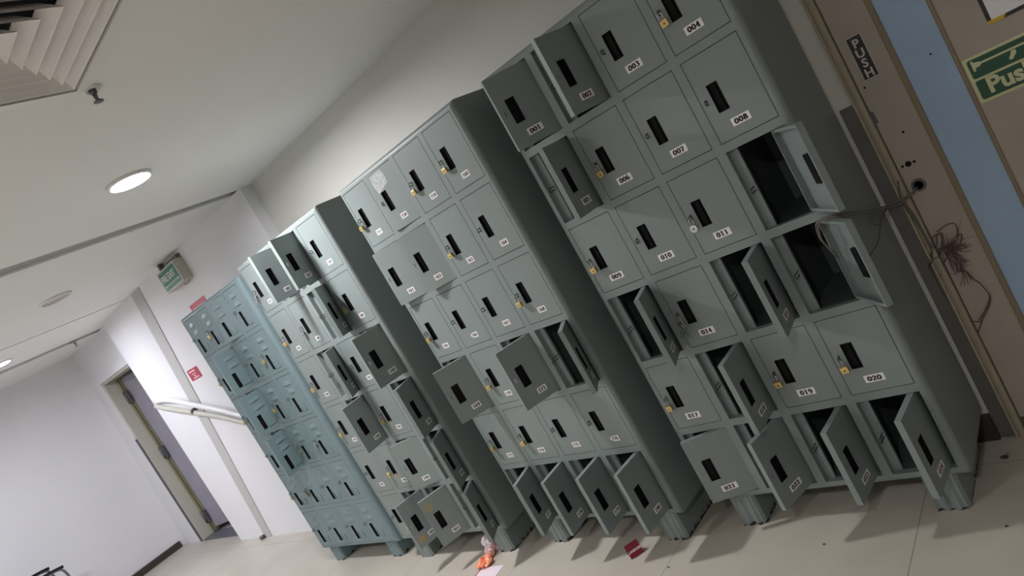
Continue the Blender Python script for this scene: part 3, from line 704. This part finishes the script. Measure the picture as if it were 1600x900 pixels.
# candy packet in clear film
t = empty('sweet_packet', (-1.385, -.12, 0), math.radians(20)); tag(t, 'crumpled clear film and orange sweet packet on the floor below the lockers', 'packet')
def blob(b, c, rx, ry, rz, seed, amp=.25, n=20, mrows=10):
    rn = random.Random(seed); ph = [rn.uniform(0, 6.28) for _ in range(6)]; rows = []
    for j in range(mrows + 1):
        v = j / mrows * PI; row = []
        for i in range(n):
            u = 2 * PI * i / n; k = 1 + amp * (.4 * math.sin(3 * u + ph[0] + 2 * v) + .35 * math.sin(5 * u + ph[1]) * math.sin(3 * v + ph[2]) + .25 * math.sin(9 * u + ph[3] + 5 * v))
            row.append((c[0] + rx * k * math.sin(v) * math.cos(u), c[1] + ry * k * math.sin(v) * math.sin(u), max(.001, c[2] + rz * k * math.cos(v))))
        rows.append(row)
    b.sm = False
    for j in range(mrows):
        for i in range(n): b.face([rows[j][i], rows[j][(i + 1) % n], rows[j + 1][(i + 1) % n], rows[j + 1][i]])
b = MB(); blob(b, (0, -.03, .020), .045, .045, .020, 2, .35, 26, 12); blob(b, (.01, .035, .02), .02, .03, .022, 5, .3); b.build('packet', M['orange'], t)
b = MB(); blob(b, (.02, .075, .045), .045, .055, .046, 9, .5, 22, 12); b.build('clear_film', M['film'], t)
b = MB(); blob(b, (.02, .085, .03), .02, .03, .02, 4, .5, 16, 8); b.build('red_wrapper', M['red'], t)
# sheet of paper
P0 = [at(752, 888, 2, .0), at(787, 883, 2, .0)]
q = [(x, y) for x, y, _ in (P0[0], P0[1])]
d = Vector((q[1][0] - q[0][0], q[1][1] - q[0][1])); nrm = Vector((d.y, -d.x)).normalized() * .15
t = empty('paper_sheet', (q[0][0], q[0][1], 0)); tag(t, 'white paper sheet with a red line lying on the floor at the bottom edge', 'paper')
b = MB(); b.prism([(0, 0), (d.x, d.y), (d.x + nrm.x, d.y + nrm.y), (nrm.x, nrm.y)], .0006, .0014); b.build('paper', M['pink'], t)
b = MB(); e = d.normalized() * .008; b.prism([(0 + .0, 0), (e.x, e.y), (e.x + nrm.x, e.y + nrm.y), (nrm.x, nrm.y)], .0014, .0018); b.build('red_line', M['red'], t)
# dry leaf and crumbs
pl = at(1571, 716, 2, 0); b = MB(); blob(b, (pl.x, pl.y, .005), .011, .006, .006, 3, .6, 14, 8); b.tube([(pl.x, pl.y, .006), (pl.x + .012, pl.y + .015, .012), (pl.x + .016, pl.y + .024, .004)], .0008, 5)
tag(b.build('dry_leaf', M['bug']), 'dry curled brown leaf on the floor right of the nearest locker cabinet', 'leaf')
for (u, v), lab in (((1573, 823), 'dark crumb on the tiles near the bottom right corner'), ((1288, 851), 'dark crumb on the tiles in front of the nearest locker cabinet'), ((1045, 887), 'dark crumb on the tiles beside the red card')):
    pl = at(u, v, 2, 0); b = MB(); blob(b, (pl.x, pl.y, .002), .005, .003, .0025, int(u), .6, 10, 6); tag(b.build('crumb', M['bug']), lab, 'crumb', 'crumbs on the floor')

# ------------------------------------------------------------------ black chairs cut by the lower left corner
def chair(loc, rz, label):
    t = empty('office_chair', loc, rz); tag(t, label, 'chair', 'black chairs by the far wall')
    b = MB(); b.box(-.23, .23, -.22, .22, .43, .47); b.build('seat', M['black'], t, bevel=.015)
    b = MB(); b.box(-.21, .21, .20, .235, .54, .80); b.build('backrest', M['black'], t, bevel=.015)
    for s_ in (-1, 1):
        b = MB(); x = s_ * .30
        b.tube(smooth_path([(x, -.21, .0), (x, -.21, .40), (x, -.20, .63), (x, -.15, .685), (x, -.02, .690), (x, .14, .67), (x, .22, .62)], 5), .011, 8); b.build('arm_frame', M['dsteel'], t)
        b = MB(); b.tube(smooth_path([(x, -.21, .685), (x, -.12, .700), (x, -.02, .706), (x, .10, .690), (x, .20, .66)], 5), .014, 8); b.build('arm_pad', M['black'], t)
        b = MB(); b.tube([(x, .20, 0), (x, .21, .62), (x * .75, .215, .78)], .011, 8); b.build('rear_leg', M['dsteel'], t)
        b = MB(); b.tube([(x, -.21, .42), (x, .205, .42)], .009, 8); b.build('side_rail', M['dsteel'], t)
chair((-6.68, -.99, .03 - .03), PI, 'black chair by the far wall, only its arm tips showing at bottom left')
